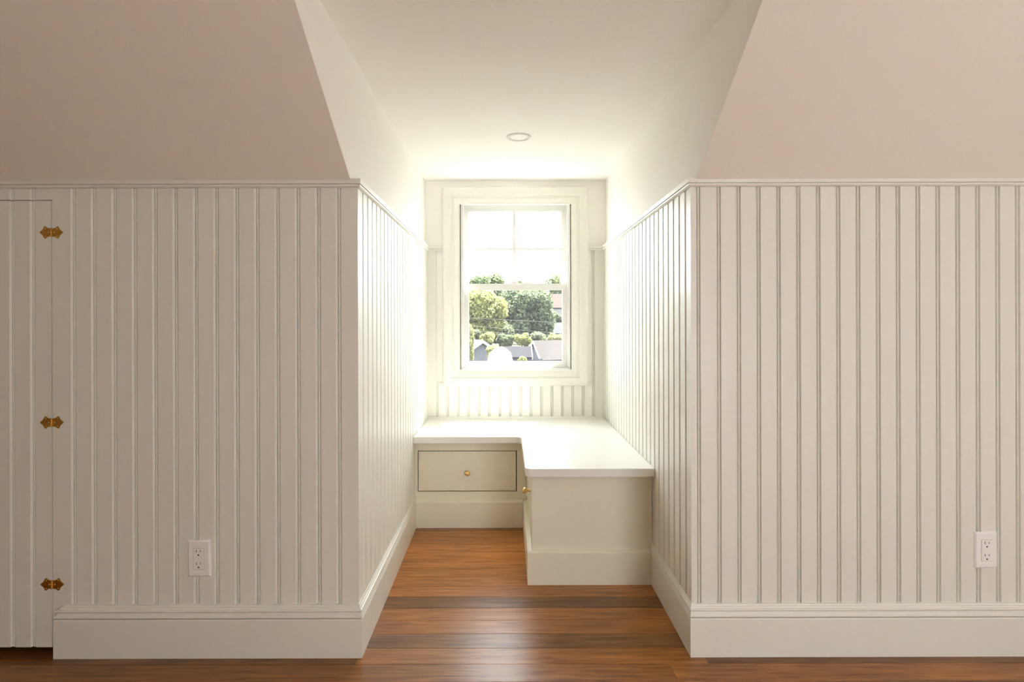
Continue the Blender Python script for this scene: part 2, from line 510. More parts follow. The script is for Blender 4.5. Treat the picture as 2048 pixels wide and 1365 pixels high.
def boards_on_wall(parent, p0, p1, beads, z0, z1, mat=TRIM, zfn=None):
    """boards along plan line p0->p1 (board face on it, room on the right-hand side when walking p0->p1 ... local -y)"""
    a = Vector((p0[0], p0[1])); b = Vector((p1[0], p1[1]))
    L = (b - a).length; d = (b - a).normalized(); ang = math.atan2(d[1], d[0])
    marks = [0.0] + [s for s in beads if 0.012 < s < L - 0.012] + [L]
    for i in range(len(marks) - 1):
        s0, s1 = marks[i], marks[i + 1]
        zz0, zz1 = (z0, z1) if zfn is None else zfn(s0, s1)
        left = i > 0; right = i < len(marks) - 2
        o = link('board', board(s1 - s0, zz0, zz1, left, right), mat, parent)
        o.location = (a[0] + d[0] * s0, a[1] + d[1] * s0, zz0)
        o.rotation_euler = (0, 0, ang)

SF = FPX / YF
def xf(px): return (px - 1014.0) / SF
# knee wall with the door: boards start above the door, then full height
SPL = 40.8 / SF
lb = [xf(679) - SPL * k for k in range(0, 42)]
beads_left = sorted(x for x in lb if x > XW0 + .05)
ds = [x - XW0 for x in beads_left]
dxr = DX1 + 0.002
boards_on_wall(wall_left, (dxr, YF), (XL0 + .0005, YF), [x - dxr for x in beads_left if x > dxr + .02], 0.0, ZR)
boards_on_wall(wall_left, (DX0 - .0015, YF), (dxr, YF), [x - (DX0 - .0015) for x in beads_left if x < dxr - .02], DZ1 + .0025, ZR)
boards_on_wall(wall_left, (XW0, YF), (DX0 - .0015, YF), [x - XW0 for x in beads_left], 0.0, ZR)
# right knee wall
rb = [xf(1398), xf(1439)] + [xf(1439 + 39.9 * k) for k in range(1, 26)]
boards_on_wall(wall_right, (XR - .0005, YF), (XW1, YF), [x - XR for x in rb if x < XW1], 0.0, ZR)
# cheeks
CSP = 0.0640
lcl = Vector((XL1 - XL0, YB - YF)).length
nb = [1.805 - YF + CSP * k for k in range(40)]
boards_on_wall(wall_cr, (XR, YB), (XR, YF + .0005), sorted((YB - YF) - s for s in nb if s < YB - YF), 0.0, ZR)
nb = [1.822 - YF + CSP * k for k in range(40)]
boards_on_wall(wall_cl, (XL0, YF + .0005), (XL1, YB), [s for s in nb], 0.0, ZR)
# back wall: full boards beside the casing, short ones below it
bb0 = (874.9 - 1014) / (FPX / YB)
bb = [bb0 + 0.0628 * (k - 3) for k in range(24)]
def backz(s0, s1):
    x0, x1 = XL1 + s0, XL1 + s1
    if x1 > -0.36 and x0 < 0.463: return (0.2, 0.69)
    return (0.2, ZR)
boards_on_wall(wall_back, (XL1, YB), (XR, YB), [x - XL1 for x in bb], 0, 0, zfn=backz)

# ------------------------------------------------------------------ rails and baseboards
RAIL = [(-.012, 1.4860), (.003, 1.4860), (.0065, 1.4868), (.0100, 1.4900), (.0105, 1.4940), (.0095, 1.4950), (.0050, 1.4952), (.0050, 1.4970),
        (.0120, 1.4972), (.0130, 1.512), (.0120, 1.5135), (-.012, 1.5135)]
BASE = [(-.004, 0), (.018, 0), (.018, .1185), (.0168, .1212), (.0150, .1222), (.0080, .1224), (.0080, .1252), (.0172, .1256), (.0178, .1285), (.0155, .1320),
        (.0130, .1375), (.0118, .1420), (.0070, .1422), (.0070, .1448), (.0160, .1452), (.0162, .1478), (.0148, .1495), (.0105, .1512), (.0095, .1555), (.0062, .1565),
        (.0050, .1615), (-.004, .1620)]
CX0 = -0.3835; CX1 = 0.4870      # outer edges of the window casing
railL = [(XW0, YF), (XL0, YF), (XL1, YB), (CX0, YB)]
railR = [(CX1, YB), (XR, YB), (XR, YF), (XW1, YF)]
tr = [('cap rail on top of the beadboard wall with the low door', railL, 0), ('cap rail along the bright alcove side above the drawer', railL, 1),
      ('short cap rail between the bright alcove side and the window casing', railL, 2), ('short cap rail between the window casing and the alcove side along the long bench', railR, 0),
      ('cap rail along the alcove side above the long bench', railR, 1), ('cap rail on top of the lighter beadboard wall', railR, 2)]
for k, (lab, path, i) in enumerate(tr):
    o = sweep_segment(path, i, RAIL, 1).build('trim_%d' % (k + 1), TRIM)
    tag(o, 'cream painted ' + lab, 'trim', kind='structure')
YS1 = 2.8305          # face of the drawer cabinet's base
YS0 = 2.2150          # face of the long bench's base
baseL = [((104.5 - 1014) * (YF - .018) / FPX, YF), (XL0, YF), (XL1 - .006, YS1 + .03)]
baseR = [(XR + .002, YS0 + .02), (XR, YF), (XW1, YF)]
o = sweep_segment(baseL, 0, BASE, 1, [1, .84], capmitre=(1.6, None)).build('baseboard_left', TRIM)
tag(o, 'tall moulded baseboard below the beadboard wall with the outlet and low door', 'baseboard', kind='structure')
o = sweep_segment(baseL, 1, BASE, 1, [1, .84]).build('baseboard_alcove_left', TRIM)
tag(o, 'moulded baseboard along the bright alcove side running to the drawer cabinet', 'baseboard', kind='structure')
o = sweep_segment(baseR, 0, BASE, 1, [.55, 1]).build('baseboard_alcove_right', TRIM)
tag(o, 'short moulded baseboard between the long bench and the lighter wall', 'baseboard', kind='structure')
o = sweep_segment(baseR, 1, BASE, 1, [.55, 1]).build('baseboard_right', TRIM)
tag(o, 'tall moulded baseboard below the lighter beadboard wall', 'baseboard', kind='structure')
baseLL = [(XW0, YF), (DX0 - .01, YF)]
o = sweep_segment(baseLL, 0, BASE, 1).build('baseboard_far_left', TRIM)
tag(o, 'moulded baseboard on the far side of the low door', 'baseboard', kind='structure')

# ------------------------------------------------------------------ low door with brass hinges
door = empty('door_1', ((DX0 + DX1) / 2, YF, DZ0))
tag(door, 'small low beadboard door with three ornate brass hinges', 'door', kind='structure')
def under(o, parent):
    """keep the world place of a freshly made object when it becomes a child"""
    o.parent = parent
    o.matrix_parent_inverse = Matrix.Translation(-Vector(parent.location)) if parent.parent is None else Matrix.Identity(4)
    return o
core = MB().box(DX0 + .001, DX1 - .006, YF + TH - .001, YF + TH + .012, DZ0, DZ1 - .006).build('door_core', TRIM)
core.location = (-door.location[0], -door.location[1], -door.location[2]); core.parent = door
dch = [x for x in beads_left if DX0 < x < DX1 - .02]
before = set(bpy.data.objects)
boards_on_wall(door, (DX0 + .001, YF), (DX1 - .002, YF), [x - DX0 - .001 for x in dch], DZ0, DZ1)
for o in set(bpy.data.objects) - before:
    o.location = Vector(o.location) - Vector(door.location)

LEAF = [(0, 13.5), (7, 13), (12, 14.5), (16, 17.5), (19.5, 20), (23, 17.5), (24.5, 13), (27, 8.5), (31, 5.5), (37, 0)]
LEAF = LEAF + [(x, -y) for x, y in LEAF[-2::-1]]
def leaf_mesh(sgn):
    pts = [(sgn * (x + .6) / 1000, y / 1000) for x, y in LEAF]
    return MB().prism(pts, lambda p, t: (p[0], t, p[1]), 0, -0.0022).mesh('hinge_leaf')
leafR, leafL = leaf_mesh(1), leaf_mesh(-1)
knk = MB()
for k in range(5):
    z0 = -0.0135 + k * 0.0054
    knk.lathe([(.0024, z0 + .0001), (.003, z0 + .0006), (.003, z0 + .0047), (.0024, z0 + .0052)], 12)
knuckle = knk.mesh('knuckle', True)
scr = MB().lathe([(.0024, 0), (.0022, .0006), (.0014, .0011)], 12, lambda x, y, z: (x, -z, y)).mesh('screw', True)
for py in (463, 843, 1167):
    hz = H - (py - 643) / SF
    h = link('hinge', knuckle, OLDBRASS, door)
    h.location = (DX1 - door.location[0], -.0030, hz - DZ0)
    for me in (leafR, leafL):
        l = link('hinge_leaf', me, OLDBRASS, h); l.location = (0, .0032, 0)
    for sx in (-1, 1):
        for (a, b_) in ((19.0, 12.5), (19.0, -12.5), (9.0, 0)):
            s = link('screw', scr, BRASS, h); s.location = (sx * a / 1000, .0010, b_ / 1000)

# ------------------------------------------------------------------ window seat
ZS = 0.474; ST = 0.0335
XS = 0.0705                    # inner edge of the long arm's slab
YT1, YT0 = 2.798, 2.188        # slab front edges
def arc(cx, cy, r, a0, a1, n=8):
    return [(cx + r * math.cos(math.radians(a0 + (a1 - a0) * k / n)), cy + r * math.sin(math.radians(a0 + (a1 - a0) * k / n))) for k in range(n + 1)]
r1, r2 = 0.028, 0.032
pts = [(XL1 + .0005, YB - .001), (XL1 + .0015, YT1)]
pts += arc(XS - r2, YT1 - r2, r2, 90, 0)
pts += arc(XS + r1, YT0 + r1, r1, 180, 270)
pts += [(XR - .001, YT0), (XR - .001, YB - .001)]
m = MB().prism(pts, lambda p, t: (p[0], p[1], t), ZS - ST, ZS)
seat = m.build('window_seat_top', SEATW, bevel=.0025)
tag(seat, 'glossy white L-shaped window seat top with a rounded corner', 'seat top')
tag(MB().prism([(0, 0), (.010, 0), (.009, .010), (.006, .013), (0, .013)], lambda p, t: (t, YB - p[0], ZS + p[1]), XL1 + .001, XR - .001).build('trim_7', TRIM),
    'thin cream strip where the seat top meets the window wall', 'trim', kind='structure')

def knob(parent, loc, axis):
    q = Vector(axis).to_track_quat('Z', 'Y').to_matrix()
    prof = [(.0085, 0), (.0085, .0018), (.0050, .0034), (.0042, .009), (.0046, .0125), (.0085, .0145), (.0122, .0185), (.0136, .0235), (.0126, .0285), (.0090, .0325), (.0040, .0343), (.0004, .0346)]
    me = MB().lathe(prof, 24, lambda x, y, z: tuple(q @ Vector((x, y, z)))).mesh('knob', True)
    k = link('knob', me, BRASS, parent); k.location = loc
    k['label'] = 'round satin brass knob'
    return k

# drawer cabinet (short arm under the window)
YC1 = YS1 + .0185               # its face
cab = empty('drawer_cabinet', (0, YC1, 0))
tag(cab, 'cream bench cabinet under the window with one wide drawer', 'cabinet')
cx0, cx1 = XL1 + .001, 0.0975
D0, D1, E0, E1 = -0.4635, 0.0485, 0.181, 0.3925     # drawer gap
m = MB()
m.box(cx0, D0, 0, .02, .0, ZS - ST).box(D1, cx1, 0, .02, 0, ZS - ST)
m.box(D0, D1, 0, .02, E1, ZS - ST).box(D0, D1, 0, .02, 0, E0)
m.build('face_frame', CAB, cab)
m = MB().box(cx0, cx1, .0205, .44, .001, .02).box(cx0, cx0 + .015, .0205, .44, .02, ZS - ST - .001).box(cx1 - .015, cx1, .0205, .44, .02, ZS - ST - .001)
m.box(cx0 + .015, cx1 - .015, .425, .44, .02, ZS - ST - .001)
m.build('cabinet_body', GAPTONE, cab)
g = .0042
dr = MB().box(D0 + g, D1 - g, .001, .02, E0 + g, E1 - g).build('drawer', CAB, cab, bevel=.0012)
dr['label'] = 'wide flat drawer front'
knob(dr, ((D0 + D1) / 2 + .003, .001, (E0 + E1) / 2 - .006), (0, -1, 0))
SB = [(0, 0), (.0185, 0), (.0185, .128), (.016, .1315), (.010, .134), (0, .1365)]
m = MB().prism(SB, lambda p, t: (t, -p[0], p[1]), cx0, 0.0785)
m.build('base_trim', CAB, cab)

# long bench cabinet along the right-hand side
YC0 = YS0 + .0185
XC = 0.0985
ben = empty('bench_cabinet', (XC, YC0, 0))
tag(ben, 'long cream bench cabinet with plain end panel and side door', 'cabinet')
bw = XR - .0015 - XC; bl = YB - .002 - YC0
cf = YC1 - YC0 - .002
MB().box(0, bw, 0, .018, 0, ZS - ST).build('end_panel', CAB, ben, bevel=.001)
MB().box(bw - .012, bw, -.006, -.0002, .135, ZS - ST).build('corner_bead', CAB, ben)
a0, a1, b0, b1 = .10, cf - .06, .165, .395
m = MB().box(0, .018, .018, a0, 0, ZS - ST).box(0, .018, a1, cf, 0, ZS - ST).box(0, .018, a0, a1, 0, b0).box(0, .018, a0, a1, b1, ZS - ST)
m.build('side_frame', CAB, ben)
dd = MB().box(.0008, .018, a0 + .003, a1 - .003, b0 + .003, b1 - .003).build('cabinet_door', CAB, ben, bevel=.001)
knob(dd, (.0008, a0 + .062, .325), (-1, 0, 0))
MB().box(.0185, bw, .0185, bl, .001, ZS - ST - .001).build('cabinet_body', GAPTONE, ben)
m = MB()
path = [(-0.0, cf + .0), (0, 0), (bw, 0)]
for i, nm in ((0, 'base_trim'), (1, 'base_trim')):
    prof = [(u, z) for u, z in SB]
    mm = sweep_segment([(0, cf - .0005), (0, 0), (bw, 0)], i, prof, 1)
    mm.build(nm, CAB, ben)

# ------------------------------------------------------------------ window
win = empty('window_1', (0.0525, YB, WZ0))
tag(win, 'white double-hung window with four small panes over one', 'window', kind='structure')
OX, OY, OZ = win.location
def wbox(m, x0, x1, y0, y1, z0, z1): return m.box(x0 - OX, x1 - OX, y0 - OY, y1 - OY, z0 - OZ, z1 - OZ)
# casing: four mitred lengths
CP = [(0, -.012), (0, .020), (.003, .0235), (.011, .0260), (.042, .0240), (.048, .0225), (.052, .0165), (.062, .0165), (.066, .0195), (.074, .0180), (.090, .0115), (.0985, .0105), (.1005, .008), (.1005, -.012)]
CZ0, CZ1 = 0.6720, 1.8630
cor = [(CX0, CZ0), (CX1, CZ0), (CX1, CZ1), (CX0, CZ1)]
sg = [(1, 1), (-1, 1), (-1, -1), (1, -1)]
for i in range(4):
    j = (i + 1) % 4
    vs = []
    for (c, s) in ((cor[i], sg[i]), (cor[j], sg[j])):
        for d, u in CP:
            vs.append((c[0] + s[0] * d - OX, -u, c[1] + s[1] * d - OZ))
    n = len(CP)
    fs = [(k, (k + 1) % n, (k + 1) % n + n, k + n) for k in range(n)] + [tuple(range(n)), tuple(range(2 * n - 1, n - 1, -1))]
    MB().poly(vs, fs).build('casing', TRIM, win)
# jamb lining and stops
m = MB()
wbox(m, WX0 - .0, WX0 + .004, YB - .008, 3.465, WZ0, WZ1); wbox(m, WX1 - .004, WX1, YB - .008, 3.465, WZ0, WZ1)
wbox(m, WX0, WX1, YB - .008, 3.465, WZ1 - .006, WZ1)
m.build('jamb', SASHW, win)
m = MB()
for (a, b_) in ((WX0 + .004, WX0 + .014), (WX1 - .014, WX1 - .004)):
    wbox(m, a, b_, 3.330, 3.358, WZ0 + .01, WZ1 - .006)
m.build('window_stop', SASHW, win)
m = MB(); wbox(m, WX0, WX1, YB - .008, 3.49, WZ0 - .03, WZ0 + .006)
m.build('sill', SASHW, win)
# lower sash
def sash(name, y0, y1, x0, x1, z0, z1, gx0, gx1, gz0, gz1):
    m = MB()
    wbox(m, x0, gx0, y0, y1, z0, z1); wbox(m, gx1, x1, y0, y1, z0, z1)
    wbox(m, gx0, gx1, y0, y1, z0, gz0); wbox(m, gx0, gx1, y0, y1, gz1, z1)
    return m.build(name, SASHW, win)
ym = 3.375
low = sash('lower_sash', 3.360, 3.392, WX0 + .005, WX1 - .005, .7775, 1.2895, -.2335, .3375, .8145, 1.2505)
m = MB(); wbox(m, -.2335, .3375, ym + .002, ym + .006, .8145, 1.2505); m.build('pane', GLASS, low)
m = MB(); wbox(m, .028, .066, 3.348, 3.360, 1.2895, 1.298); wbox(m, .035, .059, 3.350, 3.372, 1.298, 1.306); m.build('sash_lock', SASHW, low)
upp = sash('upper_sash', 3.398, 3.430, WX0 + .005, WX1 - .005, 1.252, 1.779, -.2365, .3365, 1.285, 1.7375)
gx = .0465
m = MB(); wbox(m, gx - .009, gx + .009, 3.404, 3.424, 1.285, 1.7375); m.build('muntin', SASHW, upp)
for (a, b_) in ((-.2365, gx - .009), (gx + .009, .3365)):
    m = MB(); wbox(m, a, b_, 3.404, 3.424, 1.5000, 1.5140); m.build('muntin', SASHW, upp)
    for (c, d) in ((1.285, 1.5000), (1.5140, 1.7375)):
        m = MB(); wbox(m, a, b_, 3.412, 3.416, c, d); m.build('pane', GLASS, upp)
sf = MB()
wbox(sf, WX0 + .012, WX0 + .032, 3.446, 3.456, .79, 1.28); wbox(sf, WX1 - .032, WX1 - .012, 3.446, 3.456, .79, 1.28)
wbox(sf, WX0 + .032, WX1 - .032, 3.446, 3.456, .79, .808); wbox(sf, WX0 + .032, WX1 - .032, 3.446, 3.456, 1.262, 1.28)
scf = sf.build('screen_frame', SASHW, win)
m = MB(); wbox(m, WX0 + .032, WX1 - .032, 3.4505, 3.4515, .808, 1.262); m.build('insect_screen', SCREEN, scf)

# dormer roof overhang outside (it shades the upper sash)
m = MB().box(PL - .5, PR + .5, YB + .14, YB + .14 + .08, 2.00, 2.16)
tag(m.build('trim_8', SASHW), 'white eave of the dormer roof above the window, outside', 'trim', kind='structure')
# ------------------------------------------------------------------ outlets
def outlet(px, py, tilt, label):
    t = empty('wall_outlet', (xf(px), YF, H - (py - 643) / SF))
    t.rotation_euler = (0, math.radians(tilt), 0)
    tag(t, label, 'outlet', 'duplex outlets on the beadboard')
    w_, h_ = .0355, .0572; b_ = .0042; d = -.0068
    m = MB()
    vs = [(-w_, 0, -h_), (w_, 0, -h_), (w_, 0, h_), (-w_, 0, h_), (-w_, -.0025, -h_), (w_, -.0025, -h_), (w_, -.0025, h_), (-w_, -.0025, h_),
          (-w_ + b_, d, -h_ + b_), (w_ - b_, d, -h_ + b_), (w_ - b_, d, h_ - b_), (-w_ + b_, d, h_ - b_)]
    m.poly(vs, [(0, 1, 2, 3), (8, 9, 10, 11), (0, 1, 5, 4), (1, 2, 6, 5), (2, 3, 7, 6), (3, 0, 4, 7), (4, 5, 9, 8), (5, 6, 10, 9), (6, 7, 11, 10), (7, 4, 8, 11)])
    m.build('cover_plate', PLATE, t)
    MB().box(-.0172, .0172, -.00685, d + .0003, -.0338, .0338).build('seam', GAPTONE, t)
    rc = MB().box(-.0165, .0165, -.0082, -.0055, -.0331, .0331).build('receptacle', PLATE, t, bevel=.0008)
    for cz in (.0195, -.0195):
        MB().box(-.0073, -.0055, -.00845, -.0078, cz + .001, cz + .0092).build('slot', DARK, rc)
        MB().box(.0055, .0071, -.00845, -.0078, cz + .0018, cz + .0085).build('slot', DARK, rc)
        q = [(.0025 * math.cos(a * math.pi / 6), cz - .0072 + .0025 * math.sin(a * math.pi / 6)) for a in range(12)]
        MB().prism(q, lambda p, t_: (p[0], t_, p[1]), -.0078, -.00845).build('slot', DARK, rc)
    for sz in (.0485, -.0485):
        s = MB().lathe([(.0028, 0), (.0026, .0008), (.0012, .0013)], 14, lambda x, y, z: (x, d - z, y + sz)).build('screw', PLATE, t, smooth=True)
outlet(398.5, 1115, -0.6, 'white duplex outlet on the shaded wall with the low door')
outlet(1968.5, 1102.5, 0.0, 'white duplex outlet on the lighter beadboard wall')

# ------------------------------------------------------------------ recessed ceiling light (unlit)
rl = empty('recessed_light', (0.056, 2.545, ZC))
tag(rl, 'small round white recessed light flush in the alcove ceiling', 'ceiling light')
ring = [(.043, 0), (.0555, 0), (.0555, .0025), (.053, .0055), (.047, .0065), (.0435, .005), (.043, .002)]
n = 40
vs = []; fs = []
for r, h in ring:
    for k in range(n):
        a = 2 * math.pi * k / n
        vs.append((r * math.cos(a), r * math.sin(a), -h))
kk = len(ring)
for i in range(kk):
    for k in range(n):
        fs.append((i * n + k, i * n + (k + 1) % n, ((i + 1) % kk) * n + (k + 1) % n, ((i + 1) % kk) * n + k))
MB().poly(vs, fs).build('trim_ring', SASHW, rl, smooth=True)
MB().lathe([(.0432, -.0002), (.0432, -.002), (.03, -.0026), (.001, -.003)], 40).build('lens', LENS, rl, smooth=True)

# ------------------------------------------------------------------ outdoors
GZ = -5.45       # ground level outside
def wpt(px, py, y):
    s = FPX / y
    return Vector(((px - 1014) / s, y, H - (py - 643) / s))
LAWN = grass('lawn', (0.005, 0.0075, 0.0025), (0.010, 0.012, 0.0045), 0.6)
m = MB().poly([(-260, 3.6, GZ), (260, 3.6, GZ), (260, 420, GZ), (-260, 420, GZ)], [(0, 1, 2, 3)])
tag(m.build('ground', LAWN), 'green lawn and yards below the window', 'ground', kind='structure')
ROOFG = grass('grey_shingle', (0.021, 0.0185, 0.018), (0.029, 0.026, 0.025), 6)
ROOFB = grass('pale_grey_roof', (0.018, 0.0185, 0.021), (0.023, 0.0235, 0.026), 3)
ROOFR = grass('brown_red_shingle', (0.020, 0.014, 0.012), (0.027, 0.020, 0.018), 3)
ROOFD = grass('dark_slate_roof', (0.006, 0.0062, 0.0075), (0.0085, 0.0088, 0.0105), 3)
WALLG = paint('grey_siding', (0.045, 0.047, 0.056), .8, 0, 4, .08)
WALLW = paint('white_siding', (0.12, 0.12, 0.12), .8, 0, 4, .04)
OUTW = paint('white_outdoor_trim', (0.2, 0.2, 0.2), .7, 0, 4, .02)
PANE = paint('dark_house_pane', (0.10, 0.12, 0.14), .1, 0, 4, .02)

def gable_house(name, label, loc, rz, width, length, eave, ridge, wallm, roofm, windows=(), over=.25):
    """gable end at local x=0 facing -x, ridge along +x"""
    t = empty(name, loc, rz)
    tag(t, label, 'building')
    w2 = width / 2
    MB().prism([(-w2, 0), (w2, 0), (w2, eave), (0, ridge), (-w2, eave)], lambda p, q: (q, p[0], p[1]), 0, length).build('wall', wallm, t)
    sl = (ridge - eave) / w2
    for s in (-1, 1):
        pts = [(0, ridge + .02), (s * (w2 + over), eave - over * sl + .02), (s * (w2 + over), eave - over * sl + .18), (0, ridge + .20)]
        MB().prism(pts, lambda p, q: (q, p[0], p[1]), -over, length + over).build('roof', roofm, t)
        pts = [(0, ridge - .12), (s * (w2 + over), eave - over * sl - .10), (s * (w2 + over), eave - over * sl + .185), (0, ridge + .205)]
        for q0 in (-over - .08, length + over):
            MB().prism(pts, lambda p, q: (q, p[0], p[1]), q0, q0 + .08).build('rake_board', OUTW, t)
    for (face, u0, u1, z0, z1) in windows:
        if face == 'end':
            f = MB().box(-.08, 0.02, u0 - .1, u1 + .1, z0 - .1, z1 + .1).build('window', OUTW, t)
            MB().box(-.10, -.079, u0, u1, z0, z1).build('pane', PANE, f)
        else:
            f = MB().box(u0 - .1, u1 + .1, -w2 - .08, -w2 + .02, z0 - .1, z1 + .1).build('window', OUTW, t)
            MB().box(u0, u1, -w2 - .10, -w2 - .079, z0, z1).build('pane', PANE, f)
    return t
R = math.radians
p = wpt(1070, 685, 65)
gable_house('garden_shed', 'grey shed with light shingle roof and white rake boards', (p.x, p.y, GZ), R(24), 3.3, 7, p.z - GZ - 1.9, p.z - GZ, WALLG, ROOFG)
p = wpt(963, 684, 56)
gable_house('garden_shed', 'small grey gabled shed half hidden behind the yellow-green shrubs', (p.x, p.y, GZ), R(118), 2.5, 3.5, p.z - GZ - .8, p.z - GZ, WALLG, ROOFB)
p = wpt(1075, 648, 92)
gable_house('neighbour_house', 'low house with pale grey roof and white wall', (p.x, p.y, GZ), R(6), 5.2, 14, p.z - GZ - 1.6, p.z - GZ, WALLW, ROOFB, [('side', 2, 3, 1.5, 2.8), ('side', 5, 6, 1.5, 2.8)])
p = wpt(1100, 590, 130)
gable_house('neighbour_house', 'tall far house with reddish roof behind the dark tree', (p.x - 2, p.y, GZ), R(4), 9, 16, p.z - GZ - 3.2, p.z - GZ, WALLW, ROOFR, [('side', 3, 4.4, 5.8, 7.6), ('side', 6, 7.4, 5.8, 7.6), ('side', 3, 4.4, 2, 4)])
# white rounded shelter
TARP = fabric('white_tarp', (0.9, 0.9, 0.9))
c = wpt(1000, 724, 46); s = FPX / 46
topz = wpt(998, 698, 46).z - GZ
t = empty('storage_shelter', (c.x, c.y, GZ)); tag(t, 'bright white round-topped storage shelter between the sheds', 'shelter')
prof = [(-1.15, 0), (-1.12, topz - 1.25), (-.95, topz - .55), (-.50, topz - .12), (-.2, topz), (.2, topz), (.52, topz - .16), (.90, topz - .50), (1.08, topz - 1.2), (1.12, 0)]
MB().prism(prof, lambda p_, q: (p_[0], q, p_[1]), 0, 3.2).build('cover', TARP, t)
for sx in (-1.14, 1.10):
    MB().box(sx - .04, sx + .04, -.06, 3.26, 0, .08).build('rail', OUTW, t)
# grey board fence
FEN = paint('weathered_fence', (0.04, 0.04, 0.046), .9, 0, 5, .1)
fe = empty('board_fence', (-4, 62, GZ)); tag(fe, 'weathered grey board fence between the white shelter and grey shed', 'fence')
fb = MB().box(0, .19, -.012, .012, .05, 2.3).mesh('fence_board')
for k in range(40):
    o = link('fence_board', fb, FEN, fe); o.location = (k * .2, 0, 0)
for zz in (.5, 1.8):
    MB().box(0, 8, .013, .06, zz, zz + .09).build('fence_rail', FEN, fe)

def foliage(blobs, n, size, seed, squash=1.0):
    g = np.random.default_rng(seed)
    vol = np.array([b[1][0] * b[1][1] + b[1][0] * b[1][2] for b in blobs]); vol = vol / vol.sum()
    idx = g.choice(len(blobs), n, p=vol)
    C = np.array([b[0] for b in blobs])[idx]; Rr = np.array([b[1] for b in blobs])[idx]
    d = g.normal(size=(n, 3)); d /= np.linalg.norm(d, axis=1, keepdims=True)
    rad = 1 - np.abs(g.normal(0, .16, (n, 1)))
    P = C + d * Rr * rad
    a = g.normal(size=(n, 3)) + d * .6; a /= np.linalg.norm(a, axis=1, keepdims=True)
    h = g.normal(size=(n, 3)); b = np.cross(a, h); b /= np.linalg.norm(b, axis=1, keepdims=True)
    c_ = np.cross(a, b)
    s = (size * g.uniform(.55, 1.25, (n, 1)))
    V = np.stack([P - b * s, P - c_ * s * .55, P + b * s, P + c_ * s * .55], axis=1).reshape(-1, 3)
    me = bpy.data.meshes.new('foliage')
    me.vertices.add(4 * n); me.vertices.foreach_set('co', V.ravel())
    me.loops.add(4 * n); me.loops.foreach_set('vertex_index', np.arange(4 * n, dtype=np.int32))
    me.polygons.add(n); me.polygons.foreach_set('loop_start', np.arange(0, 4 * n, 4, dtype=np.int32))
    me.polygons.foreach_set('loop_total', np.full(n, 4, dtype=np.int32))
    me.update(); me.validate()
    return me
BARK = grass('bark', (0.015, 0.012, 0.01), (0.03, 0.024, 0.018), 8)
LY = leaf_mat('yellow_green_leaf', (0.085, 0.098, 0.035), (0.27, 0.265, 0.105))
LD = leaf_mat('dark_green_leaf', (0.045, 0.062, 0.042), (0.125, 0.145, 0.08))
LG = leaf_mat('grey_green_leaf', (0.055, 0.075, 0.045), (0.15, 0.165, 0.095))
def tree(name, label, px, py, y, rpx, zpx, mat, seed, n=9000, size=.34, nb=14, group=None, trunk=True):
    """crown centre at a pixel, at distance y; rpx / zpx crown half sizes in pixels at that distance"""
    s = FPX / y; c = wpt(px, py, y); rx = rpx / s; rz = zpx / s
    t = empty(name, (c.x, c.y, GZ)); tag(t, label, 'tree' if trunk else 'shrub', group)
    g = random.Random(seed); blobs = []
    for k in range(nb):
        a = g.uniform(0, 2 * math.pi); u = g.uniform(-.85, .85); q = math.sqrt(1 - u * u) * g.uniform(.45, .8)
        f = g.uniform(.30, .48)
        blobs.append(((q * rx * math.cos(a), q * rx * math.sin(a), c.z - GZ + u * rz * .75), (rx * f, rx * f, max(rz * f * .85, .3))))
    blobs.append(((0, 0, c.z - GZ), (rx * .6, rx * .6, rz * .6)))
    fo = link('foliage', foliage(blobs, n, size, seed), mat, t); fo['kind'] = 'stuff'
    top = max(c.z - GZ, .6)
    tk = MB().lathe([(rx * .09 + .05, 0), (rx * .06 + .04, top * .5), (rx * .03 + .02, top)], 8)
    tk.build('trunk' if trunk else 'stem', BARK, t)
    return t
tree('leafy_tree', 'yellow-green sunlit tree standing left of the dark tree', 950, 628, 76, 58, 62, LY, 1, 13000, .30, 24)
tree('leafy_tree', 'large dark green tree in front of the far red-roofed house', 1052, 628, 86, 56, 62, LD, 2, 12000, .32, 22)
tree('leafy_tree', 'tall grey-green tree rising behind the yellow-green tree', 978, 590, 104, 44, 44, LG, 3, 9000, .36, 16)
tree('leafy_tree', 'thin airy tree crown rising above the far house', 1112, 575, 150, 24, 30, LG, 5, 2600, .40, 14)
tree('leafy_tree', 'distant low treetop beside the airy tree', 1048, 584, 160, 22, 27, LG, 6, 3500, .45, 10)
tree('leafy_tree', 'dim green tree between the tall far house and the grey-roofed house', 1112, 640, 105, 22, 18, LD, 7, 3000, .34, 8)
tree('leafy_tree', 'low olive tree filling the gap between the yellow-green and dark trees', 1000, 664, 80.5, 30, 26, LG, 8, 5000, .28, 12)
p = wpt(1008, 697, 60)
gable_house('garden_shed', 'low blue-grey garage between the white shelter and the shingled shed', (p.x, p.y, GZ), 0, 3.6, 2.7, p.z - GZ - .9, p.z - GZ, WALLG, ROOFD)
hg = [(940, 670, 70.5, 19, 16), (976, 676, 68, 17, 13), (1010, 681, 70, 17, 13), (1044, 679, 68, 17, 13), (1078, 677, 70, 17, 11), (1112, 678, 72, 17, 10), (1147, 678, 70, 18, 11), (902, 672, 69, 19, 16)]
hl = ['grey-green hedge shrub below the yellow-green tree', 'yellow-green hedge shrub behind the small gabled shed', 'grey-green hedge shrub behind the white shelter',
      'yellow-green hedge shrub between the white shelter and the shingled shed', 'grey-green hedge shrub right behind the ridge of the shingled shed',
      'yellow-green hedge shrub in front of the low house', 'grey-green hedge shrub at the far end of the low house', 'yellow-green hedge shrub at the open end of the hedge']
